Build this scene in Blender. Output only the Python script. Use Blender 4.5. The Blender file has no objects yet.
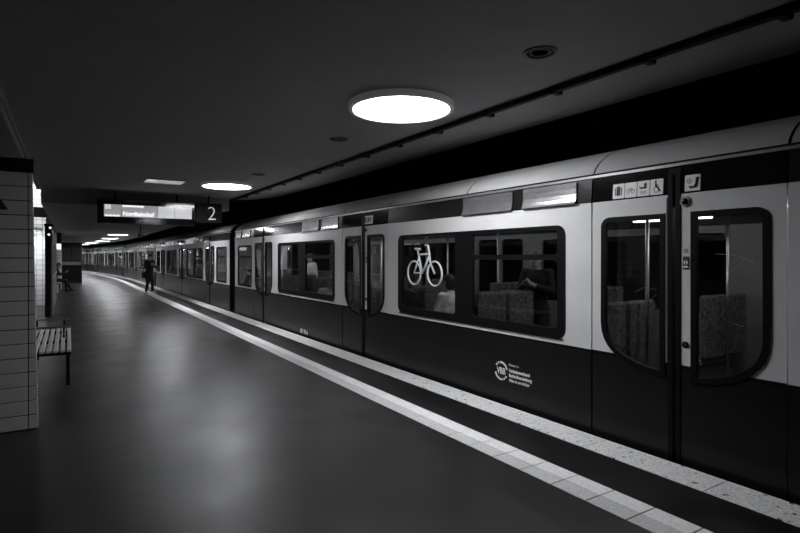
import bpy, bmesh, math, random
from mathutils import Vector, Matrix
from mathutils.geometry import tessellate_polygon
random.seed(7)
SC = bpy.context.scene
COL = SC.collection

# ------------------------------------------------------------------ camera, world, exposure
cam_data = bpy.data.cameras.new('camera')
cam_data.sensor_fit = 'HORIZONTAL'
cam_data.sensor_width = 36.0
cam_data.lens = 24.0                     # 533 px focal length at 800 px
cam_data.shift_y = -10.0 / 800.0         # horizon sits 10 px above the middle
cam_data.clip_start = 0.05
cam_data.clip_end = 400
cam = bpy.data.objects.new('camera', cam_data)
COL.objects.link(cam)
YAW = math.atan(332 / 533.33)
cam.location = (0, 0, 1.6)
cam.rotation_euler = (math.pi / 2, 0, -YAW)
SC.camera = cam

world = bpy.data.worlds.new('world')
SC.world = world
world.use_nodes = True
world.node_tree.nodes['Background'].inputs[0].default_value = (0, 0, 0, 1)
world.node_tree.nodes['Background'].inputs[1].default_value = 0.0

SC.view_settings.view_transform = 'Standard'
SC.view_settings.look = 'None'
SC.view_settings.gamma = 1.0
SC.view_settings.exposure = 0.0
SC.view_settings.use_curve_mapping = False

LAMP_E = 38.0        # radiance of the round platform lamps
TUBE_E = 300.0        # fluorescent tubes in the stairwell
TRAIN_E = 17.0        # ceiling light strips inside the train

# ------------------------------------------------------------------ materials
def _nt(name):
    m = bpy.data.materials.new(name)
    m.use_nodes = True
    nt = m.node_tree
    return m, nt, nt.nodes['Principled BSDF']

def mat(name, v, rough=0.5, metal=0.0, spec=0.5, noise=0.0, nscale=20.0, bump=0.0, bscale=60.0, stretch=None, rnoise=0.0, coat=0.0):
    """Plain procedural material: grey base varied by noise, optional bump and roughness variation."""
    m, nt, b = _nt(name)
    c = (v, v, v, 1) if not isinstance(v, tuple) else v + (1,)
    b.inputs['Base Color'].default_value = c
    b.inputs['Roughness'].default_value = rough
    b.inputs['Metallic'].default_value = metal
    b.inputs['Specular IOR Level'].default_value = spec
    b.inputs['Coat Weight'].default_value = coat
    b.inputs['Coat Roughness'].default_value = 0.08
    tc = nt.nodes.new('ShaderNodeTexCoord')
    src = tc.outputs['Object']
    if stretch:
        mp = nt.nodes.new('ShaderNodeMapping')
        mp.inputs['Scale'].default_value = stretch
        nt.links.new(src, mp.inputs[0]); src = mp.outputs[0]
    if noise > 0 or rnoise > 0:
        n = nt.nodes.new('ShaderNodeTexNoise')
        n.inputs['Scale'].default_value = nscale
        n.inputs['Detail'].default_value = 6
        nt.links.new(src, n.inputs['Vector'])
        if noise > 0:
            r = nt.nodes.new('ShaderNodeMapRange')
            r.inputs['From Min'].default_value = 0.3; r.inputs['From Max'].default_value = 0.7
            r.inputs['To Min'].default_value = 1 - noise; r.inputs['To Max'].default_value = 1 + noise
            nt.links.new(n.outputs['Fac'], r.inputs[0])
            mx = nt.nodes.new('ShaderNodeVectorMath'); mx.operation = 'SCALE'
            mx.inputs[0].default_value = c[:3]
            nt.links.new(r.outputs[0], mx.inputs['Scale'])
            nt.links.new(mx.outputs[0], b.inputs['Base Color'])
        if rnoise > 0:
            r = nt.nodes.new('ShaderNodeMapRange')
            r.inputs['From Min'].default_value = 0.3; r.inputs['From Max'].default_value = 0.7
            r.inputs['To Min'].default_value = rough - rnoise; r.inputs['To Max'].default_value = rough + rnoise
            nt.links.new(n.outputs['Fac'], r.inputs[0])
            nt.links.new(r.outputs[0], b.inputs['Roughness'])
    if bump > 0:
        n2 = nt.nodes.new('ShaderNodeTexNoise')
        n2.inputs['Scale'].default_value = bscale
        n2.inputs['Detail'].default_value = 4
        nt.links.new(src, n2.inputs['Vector'])
        bp = nt.nodes.new('ShaderNodeBump')
        bp.inputs['Strength'].default_value = bump
        bp.inputs['Distance'].default_value = 0.01
        nt.links.new(n2.outputs['Fac'], bp.inputs['Height'])
        nt.links.new(bp.outputs[0], b.inputs['Normal'])
    return m

def emit(name, e, v=1.0):
    m, nt, b = _nt(name)
    b.inputs['Base Color'].default_value = (.8, .8, .8, 1)
    b.inputs['Emission Color'].default_value = (v*.97, v*.985, v*1.02, 1)
    b.inputs['Emission Strength'].default_value = e
    return m

def glass(name, tint=0.55, rough=0.02, ior=1.5, dirt=0.0):
    m = bpy.data.materials.new(name); m.use_nodes = True
    nt = m.node_tree; nt.nodes.clear()
    out = nt.nodes.new('ShaderNodeOutputMaterial')
    mx = nt.nodes.new('ShaderNodeMixShader')
    # Schlick reflectance, the same from either face of the pane
    lw = nt.nodes.new('ShaderNodeLayerWeight'); lw.inputs[0].default_value = .5
    pw = nt.nodes.new('ShaderNodeMath'); pw.operation = 'POWER'; pw.inputs[1].default_value = 5
    fr = nt.nodes.new('ShaderNodeMath'); fr.operation = 'MULTIPLY_ADD'; fr.inputs[1].default_value = .96; fr.inputs[2].default_value = .04
    nt.links.new(lw.outputs['Facing'], pw.inputs[0]); nt.links.new(pw.outputs[0], fr.inputs[0])
    tr = nt.nodes.new('ShaderNodeBsdfTransparent'); tr.inputs[0].default_value = (tint, tint, tint, 1)
    gl = nt.nodes.new('ShaderNodeBsdfGlossy'); gl.inputs['Roughness'].default_value = rough
    nt.links.new(fr.outputs[0], mx.inputs[0])
    nt.links.new(tr.outputs[0], mx.inputs[1]); nt.links.new(gl.outputs[0], mx.inputs[2])
    nt.links.new(mx.outputs[0], out.inputs[0])
    return m

def tile_grid(name, v, w, h, mortar, rough=0.25):
    """glazed tiles too small to build singly: a brick texture without offset, on X/Z of the wall"""
    m, nt, b = _nt(name)
    b.inputs['Roughness'].default_value = rough
    tc = nt.nodes.new('ShaderNodeTexCoord')
    sp = nt.nodes.new('ShaderNodeSeparateXYZ'); cb = nt.nodes.new('ShaderNodeCombineXYZ')
    ad = nt.nodes.new('ShaderNodeMath'); ad.operation = 'ADD'
    nt.links.new(tc.outputs['Object'], sp.inputs[0])
    nt.links.new(sp.outputs['X'], ad.inputs[0]); nt.links.new(sp.outputs['Y'], ad.inputs[1])
    nt.links.new(ad.outputs[0], cb.inputs[0]); nt.links.new(sp.outputs['Z'], cb.inputs[1])
    br = nt.nodes.new('ShaderNodeTexBrick')
    br.offset = 0.0; br.squash = 1.0
    br.inputs['Scale'].default_value = 1.0
    br.inputs['Brick Width'].default_value = w; br.inputs['Row Height'].default_value = h
    br.inputs['Mortar Size'].default_value = 0.008
    br.inputs['Color1'].default_value = (v, v, v, 1); br.inputs['Color2'].default_value = (v * .93, v * .93, v * .93, 1)
    br.inputs['Mortar'].default_value = (mortar, mortar, mortar, 1)
    nt.links.new(cb.outputs[0], br.inputs['Vector'])
    nt.links.new(br.outputs['Color'], b.inputs['Base Color'])
    return m

def asphalt():
    m, nt, b = _nt('platform_asphalt')
    tc = nt.nodes.new('ShaderNodeTexCoord')
    n1 = nt.nodes.new('ShaderNodeTexNoise'); n1.inputs['Scale'].default_value = 1.3; n1.inputs['Detail'].default_value = 8
    n2 = nt.nodes.new('ShaderNodeTexNoise'); n2.inputs['Scale'].default_value = 130; n2.inputs['Detail'].default_value = 3
    vo = nt.nodes.new('ShaderNodeTexVoronoi'); vo.inputs['Scale'].default_value = 7; vo.inputs['Randomness'].default_value = 1
    for n in (n1, n2, vo): nt.links.new(tc.outputs['Object'], n.inputs['Vector'])
    cr = nt.nodes.new('ShaderNodeValToRGB')
    cr.color_ramp.elements[0].position = 0.32; cr.color_ramp.elements[0].color = (.007, .007, .007, 1)
    cr.color_ramp.elements[1].position = 0.72; cr.color_ramp.elements[1].color = (.012, .012, .012, 1)
    nt.links.new(n1.outputs['Fac'], cr.inputs[0])
    spot = nt.nodes.new('ShaderNodeMath'); spot.operation = 'LESS_THAN'; spot.inputs[1].default_value = 0.05
    nt.links.new(vo.outputs['Distance'], spot.inputs[0])
    mx = nt.nodes.new('ShaderNodeMix'); mx.data_type = 'RGBA'
    mx.inputs['B'].default_value = (.004, .004, .004, 1)
    nt.links.new(cr.outputs[0], mx.inputs['A'])
    nt.links.new(spot.outputs[0], mx.inputs['Factor'])
    nt.links.new(mx.outputs['Result'], b.inputs['Base Color'])
    rr = nt.nodes.new('ShaderNodeMapRange')
    rr.inputs['From Min'].default_value = .3; rr.inputs['From Max'].default_value = .7
    rr.inputs['To Min'].default_value = .30; rr.inputs['To Max'].default_value = .42
    b.inputs['Specular IOR Level'].default_value = .32
    nt.links.new(n1.outputs['Fac'], rr.inputs[0]); nt.links.new(rr.outputs[0], b.inputs['Roughness'])
    bp = nt.nodes.new('ShaderNodeBump'); bp.inputs['Strength'].default_value = .25; bp.inputs['Distance'].default_value = .004
    nt.links.new(n2.outputs['Fac'], bp.inputs['Height']); nt.links.new(bp.outputs[0], b.inputs['Normal'])
    return m

def edge_paint():
    m, nt, b = _nt('worn_edge_slab')
    b.inputs['Roughness'].default_value = .6
    tc = nt.nodes.new('ShaderNodeTexCoord')
    n1 = nt.nodes.new('ShaderNodeTexNoise'); n1.inputs['Scale'].default_value = 55; n1.inputs['Detail'].default_value = 6
    n2 = nt.nodes.new('ShaderNodeTexNoise'); n2.inputs['Scale'].default_value = 14; n2.inputs['Detail'].default_value = 8
    geo = nt.nodes.new('ShaderNodeNewGeometry')
    for n in (n1, n2): nt.links.new(geo.outputs['Position'], n.inputs['Vector'])
    c1 = nt.nodes.new('ShaderNodeValToRGB')
    c1.color_ramp.elements[0].position = .38; c1.color_ramp.elements[0].color = (.60, .60, .60, 1)
    c1.color_ramp.elements[1].position = .6; c1.color_ramp.elements[1].color = (.86, .86, .86, 1)
    nt.links.new(n1.outputs['Fac'], c1.inputs[0])
    c2 = nt.nodes.new('ShaderNodeValToRGB')
    c2.color_ramp.elements[0].position = .645; c2.color_ramp.elements[0].color = (0, 0, 0, 1)
    c2.color_ramp.elements[1].position = .67; c2.color_ramp.elements[1].color = (1, 1, 1, 1)
    nt.links.new(n2.outputs['Fac'], c2.inputs[0])
    mx = nt.nodes.new('ShaderNodeMix'); mx.data_type = 'RGBA'
    mx.inputs['B'].default_value = (.06, .06, .06, 1)
    nt.links.new(c1.outputs[0], mx.inputs['A']); nt.links.new(c2.outputs[0], mx.inputs['Factor'])
    nt.links.new(mx.outputs['Result'], b.inputs['Base Color'])
    return m

def ribbed_tile():
    m, nt, b = _nt('ribbed_tactile_tile')
    b.inputs['Roughness'].default_value = .55
    geo = nt.nodes.new('ShaderNodeNewGeometry')
    wv = nt.nodes.new('ShaderNodeTexWave'); wv.wave_type = 'BANDS'; wv.bands_direction = 'X'
    wv.inputs['Scale'].default_value = 22; wv.inputs['Distortion'].default_value = .2
    n = nt.nodes.new('ShaderNodeTexNoise'); n.inputs['Scale'].default_value = 70; n.inputs['Detail'].default_value = 5
    for q in (wv, n): nt.links.new(geo.outputs['Position'], q.inputs['Vector'])
    cr = nt.nodes.new('ShaderNodeValToRGB')
    cr.color_ramp.elements[0].position = .3; cr.color_ramp.elements[0].color = (.48, .48, .48, 1)
    cr.color_ramp.elements[1].position = .65; cr.color_ramp.elements[1].color = (.68, .68, .68, 1)
    nt.links.new(n.outputs['Fac'], cr.inputs[0]); nt.links.new(cr.outputs[0], b.inputs['Base Color'])
    bp = nt.nodes.new('ShaderNodeBump'); bp.inputs['Strength'].default_value = .5; bp.inputs['Distance'].default_value = .004
    nt.links.new(wv.outputs['Fac'], bp.inputs['Height']); nt.links.new(bp.outputs[0], b.inputs['Normal'])
    return m

M = {
    'asphalt': asphalt(),
    'edge': edge_paint(),
    'tile_smooth': mat('smooth_tactile_tile', .84, .5, noise=.12, nscale=40),
    'tile_ribbed': ribbed_tile(),
    'ceiling': mat('ceiling_paint', .36, .7, noise=.05, nscale=3),
    'concrete': mat('tunnel_concrete', .05, .9, noise=.3, nscale=4, bump=.2),
    'dark_concrete': mat('near_black_concrete', .015, .95, noise=.3, nscale=4),  # even near-black base for the tunnel and stairwell surrounds
    'wall_tile': mat('glazed_wall_tile', .42, .35, noise=.06, nscale=9),
    'grout': mat('dark_grout', .03, .9, noise=.2, nscale=50),
    'lit_tile': tile_grid('white_stair_tile', .78, .165, .165, .35),
    'black': mat('black_metal', .006, .5, spec=.2, noise=.2, nscale=12),
    'black_gloss': mat('black_glass', .006, .09, noise=.1, nscale=3),
    'rubber': mat('black_rubber', .004, .6, spec=.12, noise=.2, nscale=30),
    'white_panel': mat('pale_train_paint', .70, .35, noise=.05, nscale=2.5, coat=.3),
    'dark_body': mat('dark_train_paint', .011, .32, spec=.25, noise=.12, nscale=2.0, bump=.04, bscale=3),
    'band': mat('glossy_dark_band', .012, .22, noise=.1, nscale=3, bump=.08, bscale=2.2, stretch=(1, 1.6, 3)),
    'roof': mat('train_roof_paint', .46, .38, noise=.08, nscale=3),
    'gutter': mat('gutter_aluminium', .45, .3, metal=.6, noise=.08, nscale=8),
    'intake': mat('polished_intake', .62, .26, metal=.85, noise=.1, nscale=14, bump=.25, bscale=7),
    'steel': mat('brushed_steel', .45, .3, metal=1.0, noise=.1, nscale=30),
    'grey_plastic': mat('grey_plastic', .30, .5, noise=.06, nscale=15),
    'white': mat('white_print', .80, .5, noise=.03, nscale=30),
    'ink': mat('black_print', .012, .6, noise=.1, nscale=30),
    'glass': glass('tinted_window_glass', .70),
    'clear': glass('clear_cover_glass', .92, .09),
    'interior': mat('interior_panel', .13, .5, noise=.06, nscale=5),
    'int_floor': mat('interior_floor', .06, .6, noise=.2, nscale=30),
    'seat_cloth': mat('mottled_seat_cloth', .09, .9, noise=.8, nscale=28),
    'seat_shell': mat('seat_shell', .10, .5, noise=.08, nscale=10),
    'rust': mat('rusty_steel', .05, .7, noise=.3, nscale=10),
    'bench_wood': mat('pale_bench_slat', .6, .45, noise=.15, nscale=18, stretch=(1, .1, 1)),
    'kiosk': mat('kiosk_dark', .012, .35, noise=.15, nscale=4),
    'kiosk_grey': mat('kiosk_grey', .05, .4, noise=.15, nscale=4),
    'lamp_housing': mat('lamp_housing', .5, .4, noise=.04, nscale=10),
    'lamp': emit('lamp_diffuser', LAMP_E),
    'tube': emit('fluorescent_tube', TUBE_E),
    'panel_dim': emit('dim_emissive_panel', .30),
    'panel_mid': emit('dim_emissive_oval', .65),
    'train_light': emit('train_light_strip', TRAIN_E),
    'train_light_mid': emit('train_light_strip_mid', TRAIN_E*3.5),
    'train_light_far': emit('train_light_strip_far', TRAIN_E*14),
    'display': emit('display_backlight', .26),
    'display_bright': emit('display_backlight_plain', .55),
    'number_glow': emit('number_glow', .32),
    'housing_glow': emit('lamp_side_glow', .04),  # faint emission put in for the grey brightness of the lamp sides
    'display_text': emit('display_letters', 1.3),
    'skin': mat('skin', .34, .5, noise=.05, nscale=30),
    'coat_dark': mat('dark_cloth', .010, .85, noise=.3, nscale=40, bump=.2),
    'cloth_mid': mat('grey_cloth', .10, .85, noise=.3, nscale=40, bump=.2),
    'cloth_light': mat('pale_cloth', .68, .85, noise=.2, nscale=25, bump=.3, bscale=12),
    'hair_dark': mat('dark_hair', .010, .6, noise=.4, nscale=60, stretch=(1, 1, .2)),
    'hair_grey': mat('grey_hair', .16, .6, noise=.4, nscale=60, stretch=(1, 1, .2)),
    'shoe_white': mat('white_shoe', .75, .5, noise=.05, nscale=30),
    'shoe_dark': mat('dark_shoe', .015, .5, noise=.1, nscale=30),
}

# ------------------------------------------------------------------ mesh helpers
class MB:
    def __init__(s): s.v = []; s.f = []; s.m = []; s.smooth = []
    def add(s, vs, fs, mi=0, sm=False):
        o = len(s.v); s.v += [tuple(p) for p in vs]
        for f in fs: s.f.append(tuple(i + o for i in f)); s.m.append(mi); s.smooth.append(sm)
        return s
    def box(s, x0, x1, y0, y1, z0, z1, mi=0):
        s.add([(x0,y0,z0),(x1,y0,z0),(x1,y1,z0),(x0,y1,z0),(x0,y0,z1),(x1,y0,z1),(x1,y1,z1),(x0,y1,z1)],
              [(0,3,2,1),(4,5,6,7),(0,1,5,4),(1,2,6,5),(2,3,7,6),(3,0,4,7)], mi)
        return s
    def cbox(s, x0, x1, y0, y1, z0, z1, c, mi=0):
        """box with chamfered edges"""
        b = bmesh.new()
        bmesh.ops.create_cube(b, size=1)
        for v in b.verts:
            v.co = Vector(((x0+x1)/2 + v.co.x*(x1-x0), (y0+y1)/2 + v.co.y*(y1-y0), (z0+z1)/2 + v.co.z*(z1-z0)))
        bmesh.ops.bevel(b, geom=b.edges[:], offset=c, segments=1, profile=.5, affect='EDGES')
        b.verts.index_update()
        s.add([v.co for v in b.verts], [[v.index for v in f.verts] for f in b.faces], mi)
        b.free(); return s
    def plate(s, outer, holes, f0, f1, mi=0, conv=None):
        """polygon (a,b) with holes, extruded from depth f0 to f1; conv(a,b,d)->xyz"""
        loops = [outer] + list(holes)
        flat = [p for l in loops for p in l]
        tris = tessellate_polygon([[Vector((a, b, 0)) for a, b in l] for l in loops])
        n = len(flat)
        vs = [conv(a, b, f0) for a, b in flat] + [conv(a, b, f1) for a, b in flat]
        fs = [tuple(t) for t in tris] + [tuple(i + n for i in reversed(t)) for t in tris]
        o = 0
        for l in loops:
            k = len(l)
            for i in range(k):
                j = (i + 1) % k
                fs.append((o+i, o+j, n+o+j, n+o+i))
            o += k
        s.add(vs, fs, mi); return s
    def sweep(s, prof, y0, y1, mi=0, closed=True, sm=False, caps=True):
        """profile of (x,z) run along y"""
        n = len(prof)
        vs = [(x, y0, z) for x, z in prof] + [(x, y1, z) for x, z in prof]
        fs = [(i, (i+1) % n, n + (i+1) % n, n + i) for i in range(n if closed else n-1)]
        s.add(vs, fs, mi, sm)
        if caps and closed:
            t = tessellate_polygon([[Vector((x, z, 0)) for x, z in prof]])
            s.add([(x, y0, z) for x, z in prof], t, mi); s.add([(x, y1, z) for x, z in prof], [tuple(reversed(q)) for q in t], mi)
        return s
    def tube(s, pts, r, n=8, mi=0, closed=False, sm=True):
        pts = [Vector(p) for p in pts]; k = len(pts)
        rs = r if isinstance(r, (list, tuple)) else [r] * k
        vs = []
        up0 = None
        for i, p in enumerate(pts):
            a = pts[(i-1) % k] if (closed or i > 0) else p
            b = pts[(i+1) % k] if (closed or i < k-1) else p
            d = (b - a).normalized()
            if up0 is None:
                up0 = Vector((0,0,1)) if abs(d.z) < .9 else Vector((1,0,0))
            u = d.cross(up0); u.normalize(); w = u.cross(d); up0 = w
            for j in range(n):
                t = 2*math.pi*j/n
                vs.append(p + (u*math.cos(t) + w*math.sin(t)) * rs[i])
        fs = []
        for i in range(k if closed else k-1):
            i2 = (i+1) % k
            for j in range(n):
                j2 = (j+1) % n
                fs.append((i*n+j, i*n+j2, i2*n+j2, i2*n+j))
        if not closed:
            fs.append(tuple(reversed(range(n)))); fs.append(tuple((k-1)*n + j for j in range(n)))
        s.add(vs, fs, mi, sm); return s
    def lathe(s, prof, c=(0,0,0), n=24, mi=0, axis='z', sm=False):
        """(r,h) profile about an axis through c"""
        c = Vector(c); vs = []; k = len(prof)
        for r, h in prof:
            for j in range(n):
                t = 2*math.pi*j/n; a, b = r*math.cos(t), r*math.sin(t)
                vs.append(c + (Vector((a,b,h)) if axis=='z' else Vector((h,a,b)) if axis=='x' else Vector((a,h,b))))
        fs = []
        for i in range(k-1):
            for j in range(n):
                fs.append((i*n+j, i*n+(j+1)%n, (i+1)*n+(j+1)%n, (i+1)*n+j))
        if prof[0][0] > 1e-6: fs.append(tuple(reversed(range(n))))
        if prof[-1][0] > 1e-6: fs.append(tuple((k-1)*n+j for j in range(n)))
        s.add(vs, fs, mi, sm); return s
    def capsule(s, a, b, ra, rb, n=10, mi=0, flat=1.0):
        a = Vector(a); b = Vector(b); d = b - a
        L = d.length
        d = d.normalized() if L > 1e-5 else Vector((0,0,1))
        up = Vector((0,1,0)) if abs(d.y) < .9 else Vector((1,0,0))
        u = d.cross(up).normalized(); w = u.cross(d)
        rings = []
        for q in (-90, -60, -30, 0): rings.append((a + d*ra*math.sin(math.radians(q)), ra*max(math.cos(math.radians(q)), .05)))
        for q in (0, 30, 60, 90): rings.append((b + d*rb*math.sin(math.radians(q)), rb*max(math.cos(math.radians(q)), .05)))
        vs = []
        for p, r in rings:
            for j in range(n):
                t = 2*math.pi*j/n
                vs.append(p + u*math.cos(t)*r*flat + w*math.sin(t)*r)
        fs = []
        for i in range(len(rings)-1):
            for j in range(n): fs.append((i*n+j, i*n+(j+1)%n, (i+1)*n+(j+1)%n, (i+1)*n+j))
        fs.append(tuple(reversed(range(n)))); fs.append(tuple((len(rings)-1)*n+j for j in range(n)))
        s.add(vs, fs, mi, True); return s
    def ellipsoid(s, c, rx, ry, rz, mi=0, n=14, k=9, zmin=-1.0):
        vs = []; fs = []
        for i in range(k+1):
            z = zmin + (1-zmin)*i/k; z = max(-.998, min(.998, z)); r = math.sqrt(max(0, 1-z*z))
            for j in range(n):
                t = 2*math.pi*j/n
                vs.append((c[0]+rx*r*math.cos(t), c[1]+ry*r*math.sin(t), c[2]+rz*z))
        for i in range(k):
            for j in range(n): fs.append((i*n+j, i*n+(j+1)%n, (i+1)*n+(j+1)%n, (i+1)*n+j))
        fs.append(tuple(reversed(range(n)))); fs.append(tuple(k*n+j for j in range(n)))
        s.add(vs, fs, mi, True); return s
    def mesh(s, name, mats, fix=True):
        me = bpy.data.meshes.new(name)
        me.from_pydata(s.v, [], s.f)
        for x in (mats if isinstance(mats, (list, tuple)) else [mats]): me.materials.append(M[x])
        me.polygons.foreach_set('material_index', s.m)
        me.polygons.foreach_set('use_smooth', s.smooth)
        if fix:
            b = bmesh.new(); b.from_mesh(me); bmesh.ops.recalc_face_normals(b, faces=b.faces[:]); b.to_mesh(me); b.free()
        me.update(); return me
    def build(s, name, mats, parent=None, loc=(0,0,0), rz=0.0):
        return place(name, s.mesh(name, mats), parent, loc, rz)

def place(name, me, parent=None, loc=(0,0,0), rz=0.0):
    o = bpy.data.objects.new(name, me); COL.objects.link(o)
    o.location = loc; o.rotation_euler = (0, 0, rz)
    if parent is not None: o.parent = parent
    return o

def tag(o, label=None, cat=None, group=None, kind=None):
    if label: o['label'] = label
    if cat: o['category'] = cat
    if group: o['group'] = group
    if kind: o['kind'] = kind
    return o

def empty(name, loc=(0,0,0), rz=0.0, label=None, cat=None, group=None, kind=None):
    o = bpy.data.objects.new(name, None); COL.objects.link(o)
    o.location = loc; o.rotation_euler = (0,0,rz); o.empty_display_size = .2
    return tag(o, label, cat, group, kind)

def copy_tree(o, parent=None):
    c = o.copy(); COL.objects.link(c); c.parent = parent
    for ch in list(o.children): copy_tree(ch, c)
    return c

def rrect(a0, a1, b0, b1, r, n=5):
    out = []
    for (ca, cb, t0) in ((a1-r, b1-r, 0), (a0+r, b1-r, 90), (a0+r, b0+r, 180), (a1-r, b0+r, 270)):
        for i in range(n+1):
            t = math.radians(t0 + 90*i/n)
            out.append((ca + r*math.cos(t), cb + r*math.sin(t)))
    return out

def offset(poly, d):
    """inward offset of a counter-clockwise polygon"""
    out = []; n = len(poly)
    ar = sum(poly[i][0]*poly[(i+1)%n][1]-poly[(i+1)%n][0]*poly[i][1] for i in range(n))
    sg = 1 if ar > 0 else -1
    for i in range(n):
        p0, p1, p2 = Vector(poly[i-1]), Vector(poly[i]), Vector(poly[(i+1) % n])
        e1 = (p1-p0); e2 = (p2-p1)
        if e1.length < 1e-6: e1 = e2
        if e2.length < 1e-6: e2 = e1
        e1.normalize(); e2.normalize()
        n1 = Vector((-e1.y, e1.x))*sg; n2 = Vector((-e2.y, e2.x))*sg
        b = n1 + n2
        if b.length < 1e-6: b = n1
        b.normalize()
        k = d / max(.35, b.dot(n1))
        q = p1 + b*k
        out.append((q.x, q.y))
    return out

def text_mesh(txt, size, depth=.0008, align='LEFT', bold=0.0):
    cu = bpy.data.curves.new('lettering', 'FONT')
    cu.body = txt; cu.size = size; cu.extrude = depth; cu.align_x = align; cu.offset = bold; cu.resolution_u = 3
    ob = bpy.data.objects.new('lettering', cu); COL.objects.link(ob)
    dg = bpy.context.evaluated_depsgraph_get()
    me = bpy.data.meshes.new_from_object(ob.evaluated_get(dg))
    bpy.data.objects.remove(ob); bpy.data.curves.remove(cu)
    return me

def text(name, txt, size, mname, parent, origin, xdir, zdir=(0,0,1), align='LEFT', bold=0.0, squeeze=1.0):
    me = text_mesh(txt, size, align=align, bold=bold)
    x = Vector(xdir).normalized(); z = Vector(zdir).normalized(); nrm = x.cross(z)
    mt = Matrix(((x.x*squeeze, z.x, nrm.x, origin[0]), (x.y*squeeze, z.y, nrm.y, origin[1]), (x.z*squeeze, z.z, nrm.z, origin[2]), (0,0,0,1)))
    me.transform(mt)
    me.materials.clear(); me.materials.append(M[mname])
    return place(name, me, parent)

# the platform edge runs straight for 36 m, then bends to the left
def off(y): return -0.0023*(y-36)**2 if y > 36 else 0.0
def slope(y): return -0.0046*(y-36) if y > 36 else 0.0
XT = 4.06          # side of the train
XE = 3.985         # platform edge
ZC = 3.07          # main ceiling
ZL = 2.77          # lower ceiling beyond the down-stand
YD = 13.9          # where the ceiling drops
XS = -0.50         # edge of the stairwell opening

def ribbon(xl, xr, ys, z0, z1, curl=1.0, curr=1.0, mi=0):
    """slab along y whose side edges follow the curve"""
    b = MB(); vs = []; n = len(ys)
    for y in ys:
        a, c = xl + off(y)*curl, xr + off(y)*curr
        vs += [(a, y, z0), (c, y, z0), (c, y, z1), (a, y, z1)]
    fs = []
    for i in range(n-1):
        for j in range(4):
            fs.append((4*i+j, 4*i+(j+1)%4, 4*i+4+(j+1)%4, 4*i+4+j))
    fs += [(0,1,2,3), (4*n-4, 4*n-1, 4*n-2, 4*n-3)]
    b.add(vs, fs, mi); return b
YS = [-8, 0, 20, 36] + list(range(38, 97, 3))

# ------------------------------------------------------------------ setting: floor
floor = tag(ribbon(-5.2, XE, YS, -1.05, 0.0, curl=0).build('floor', 'asphalt'), kind='structure')
# tactile strip: two rows of 30 cm tiles, singly as far as they can be told apart
ts_me = MB().cbox(-.0735, .0735, -.1465, .1465, 0, .005, .002).mesh('tactile_tile', 'tile_smooth')
tr_me = MB().cbox(-.0735, .0735, -.1465, .1465, 0, .005, .002).mesh('tactile_tile', 'tile_ribbed')
y = 0.97 - .45
while y < 16.0:
    place('tactile_tile', ts_me, floor, (3.095, y + .15, 0))
    place('tactile_tile', tr_me, floor, (2.945, y + .15, 0))
    y += .30
YF = [y] + [v for v in YS if v > y + .5]
tag(ribbon(3.021, 3.169, YF, 0, .005).build('tactile_tile_row', 'tile_smooth', floor), kind='stuff')
tag(ribbon(2.871, 3.019, YF, 0, .005).build('tactile_tile_row', 'tile_ribbed', floor), kind='stuff')
es_me = MB().cbox(-.16, .16, -.498, .498, 0, .005, .0025).mesh('edge_slab', 'edge')
y = -.01 
while y < 19.5:
    place('edge_slab', es_me, floor, (3.822, y + .5, 0)); y += 1.0
YF = [y] + [v for v in YS if v > y + .5]
tag(ribbon(3.662, 3.982, YF, 0, .005).build('edge_slab_row', 'edge', floor), kind='stuff')
# track bed and rails
tb = tag(ribbon(XE - .02, 9.0, YS, -1.30, -1.05).build('floor', 'dark_concrete'), kind='structure')
for dx in (-.7175, .7175):
    ribbon(XT + 1.5 + dx - .035, XT + 1.5 + dx + .035, YS, -1.05, -.90).build('rail', 'rust', tb)

# ------------------------------------------------------------------ setting: ceilings and walls
ceil = empty('ceiling', (0,0,0), kind='structure')
for y0, y1 in ((-8, .648), (.652, 7.298), (7.302, YD)):
    # flat panel; edge shaped upward so the ceiling fades dark over the track
    prof = [(XS, ZC), (3.75, ZC)]
    for i in range(1, 11):
        t = i/10; prof.append((3.75 + 1.5*t, ZC + .26*t*t))
    prof += [(5.35, 3.6), (5.4, 4.5), (5.6, 4.5), (5.6, 4.62), (XS, 4.62), (XS, ZC + .3)]
    b = MB(); b.sweep(prof, y0, y1)
    b.build('ceiling_panel', 'ceiling', ceil)
low = tag(MB().box(XS, 3.5, YD, 22.0, ZL, 4.62).build('ceiling', 'ceiling'), kind='structure')
ribbon(-5.2, 3.6, [22.0, 36] + list(range(38, 97, 3)), ZL, 4.62, curl=0).build('ceiling_panel', 'ceiling', low)
tag(ribbon(-5.4, 9.0, YS, 4.62, 4.8, curl=0).build('ceiling', 'dark_concrete'), kind='structure')
tag(ribbon(8.6, 9.0, YS, -1.3, 4.62).build('wall_right', 'dark_concrete'), kind='structure')
tag(MB().box(-5.4, -5.2, 22, 95, -1.05, 4.62).build('wall_left', 'lit_tile'), kind='structure')  # unseen stretch tiled white for bright reflections in the far windows
tag(MB().box(-5.4, -5.2, -8, 22, -1.05, 4.62).build('wall_left', 'dark_concrete'), kind='structure')  # near-black tone chosen to keep the void above the stairs dark
tag(MB().box(-16, 9, 95, 95.3, -1.3, 4.62).build('wall_far', 'dark_concrete'), kind='structure')
tag(MB().box(-5.4, 9, -8.3, -8, -1.3, 4.62).build('wall_back', 'dark_concrete'), kind='structure')
# trim along the stairwell edge of the ceiling
tr = empty('trim_1', (0,0,0), kind='structure')
MB().box(XS - .02, XS + .015, -6, YD, ZC - .02, ZC).build('trim_strip', 'grey_plastic', tr)
MB().box(XS - .07, XS - .03, -6, YD, ZC - .02, ZC + .03).build('trim_strip', 'black', tr)

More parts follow.
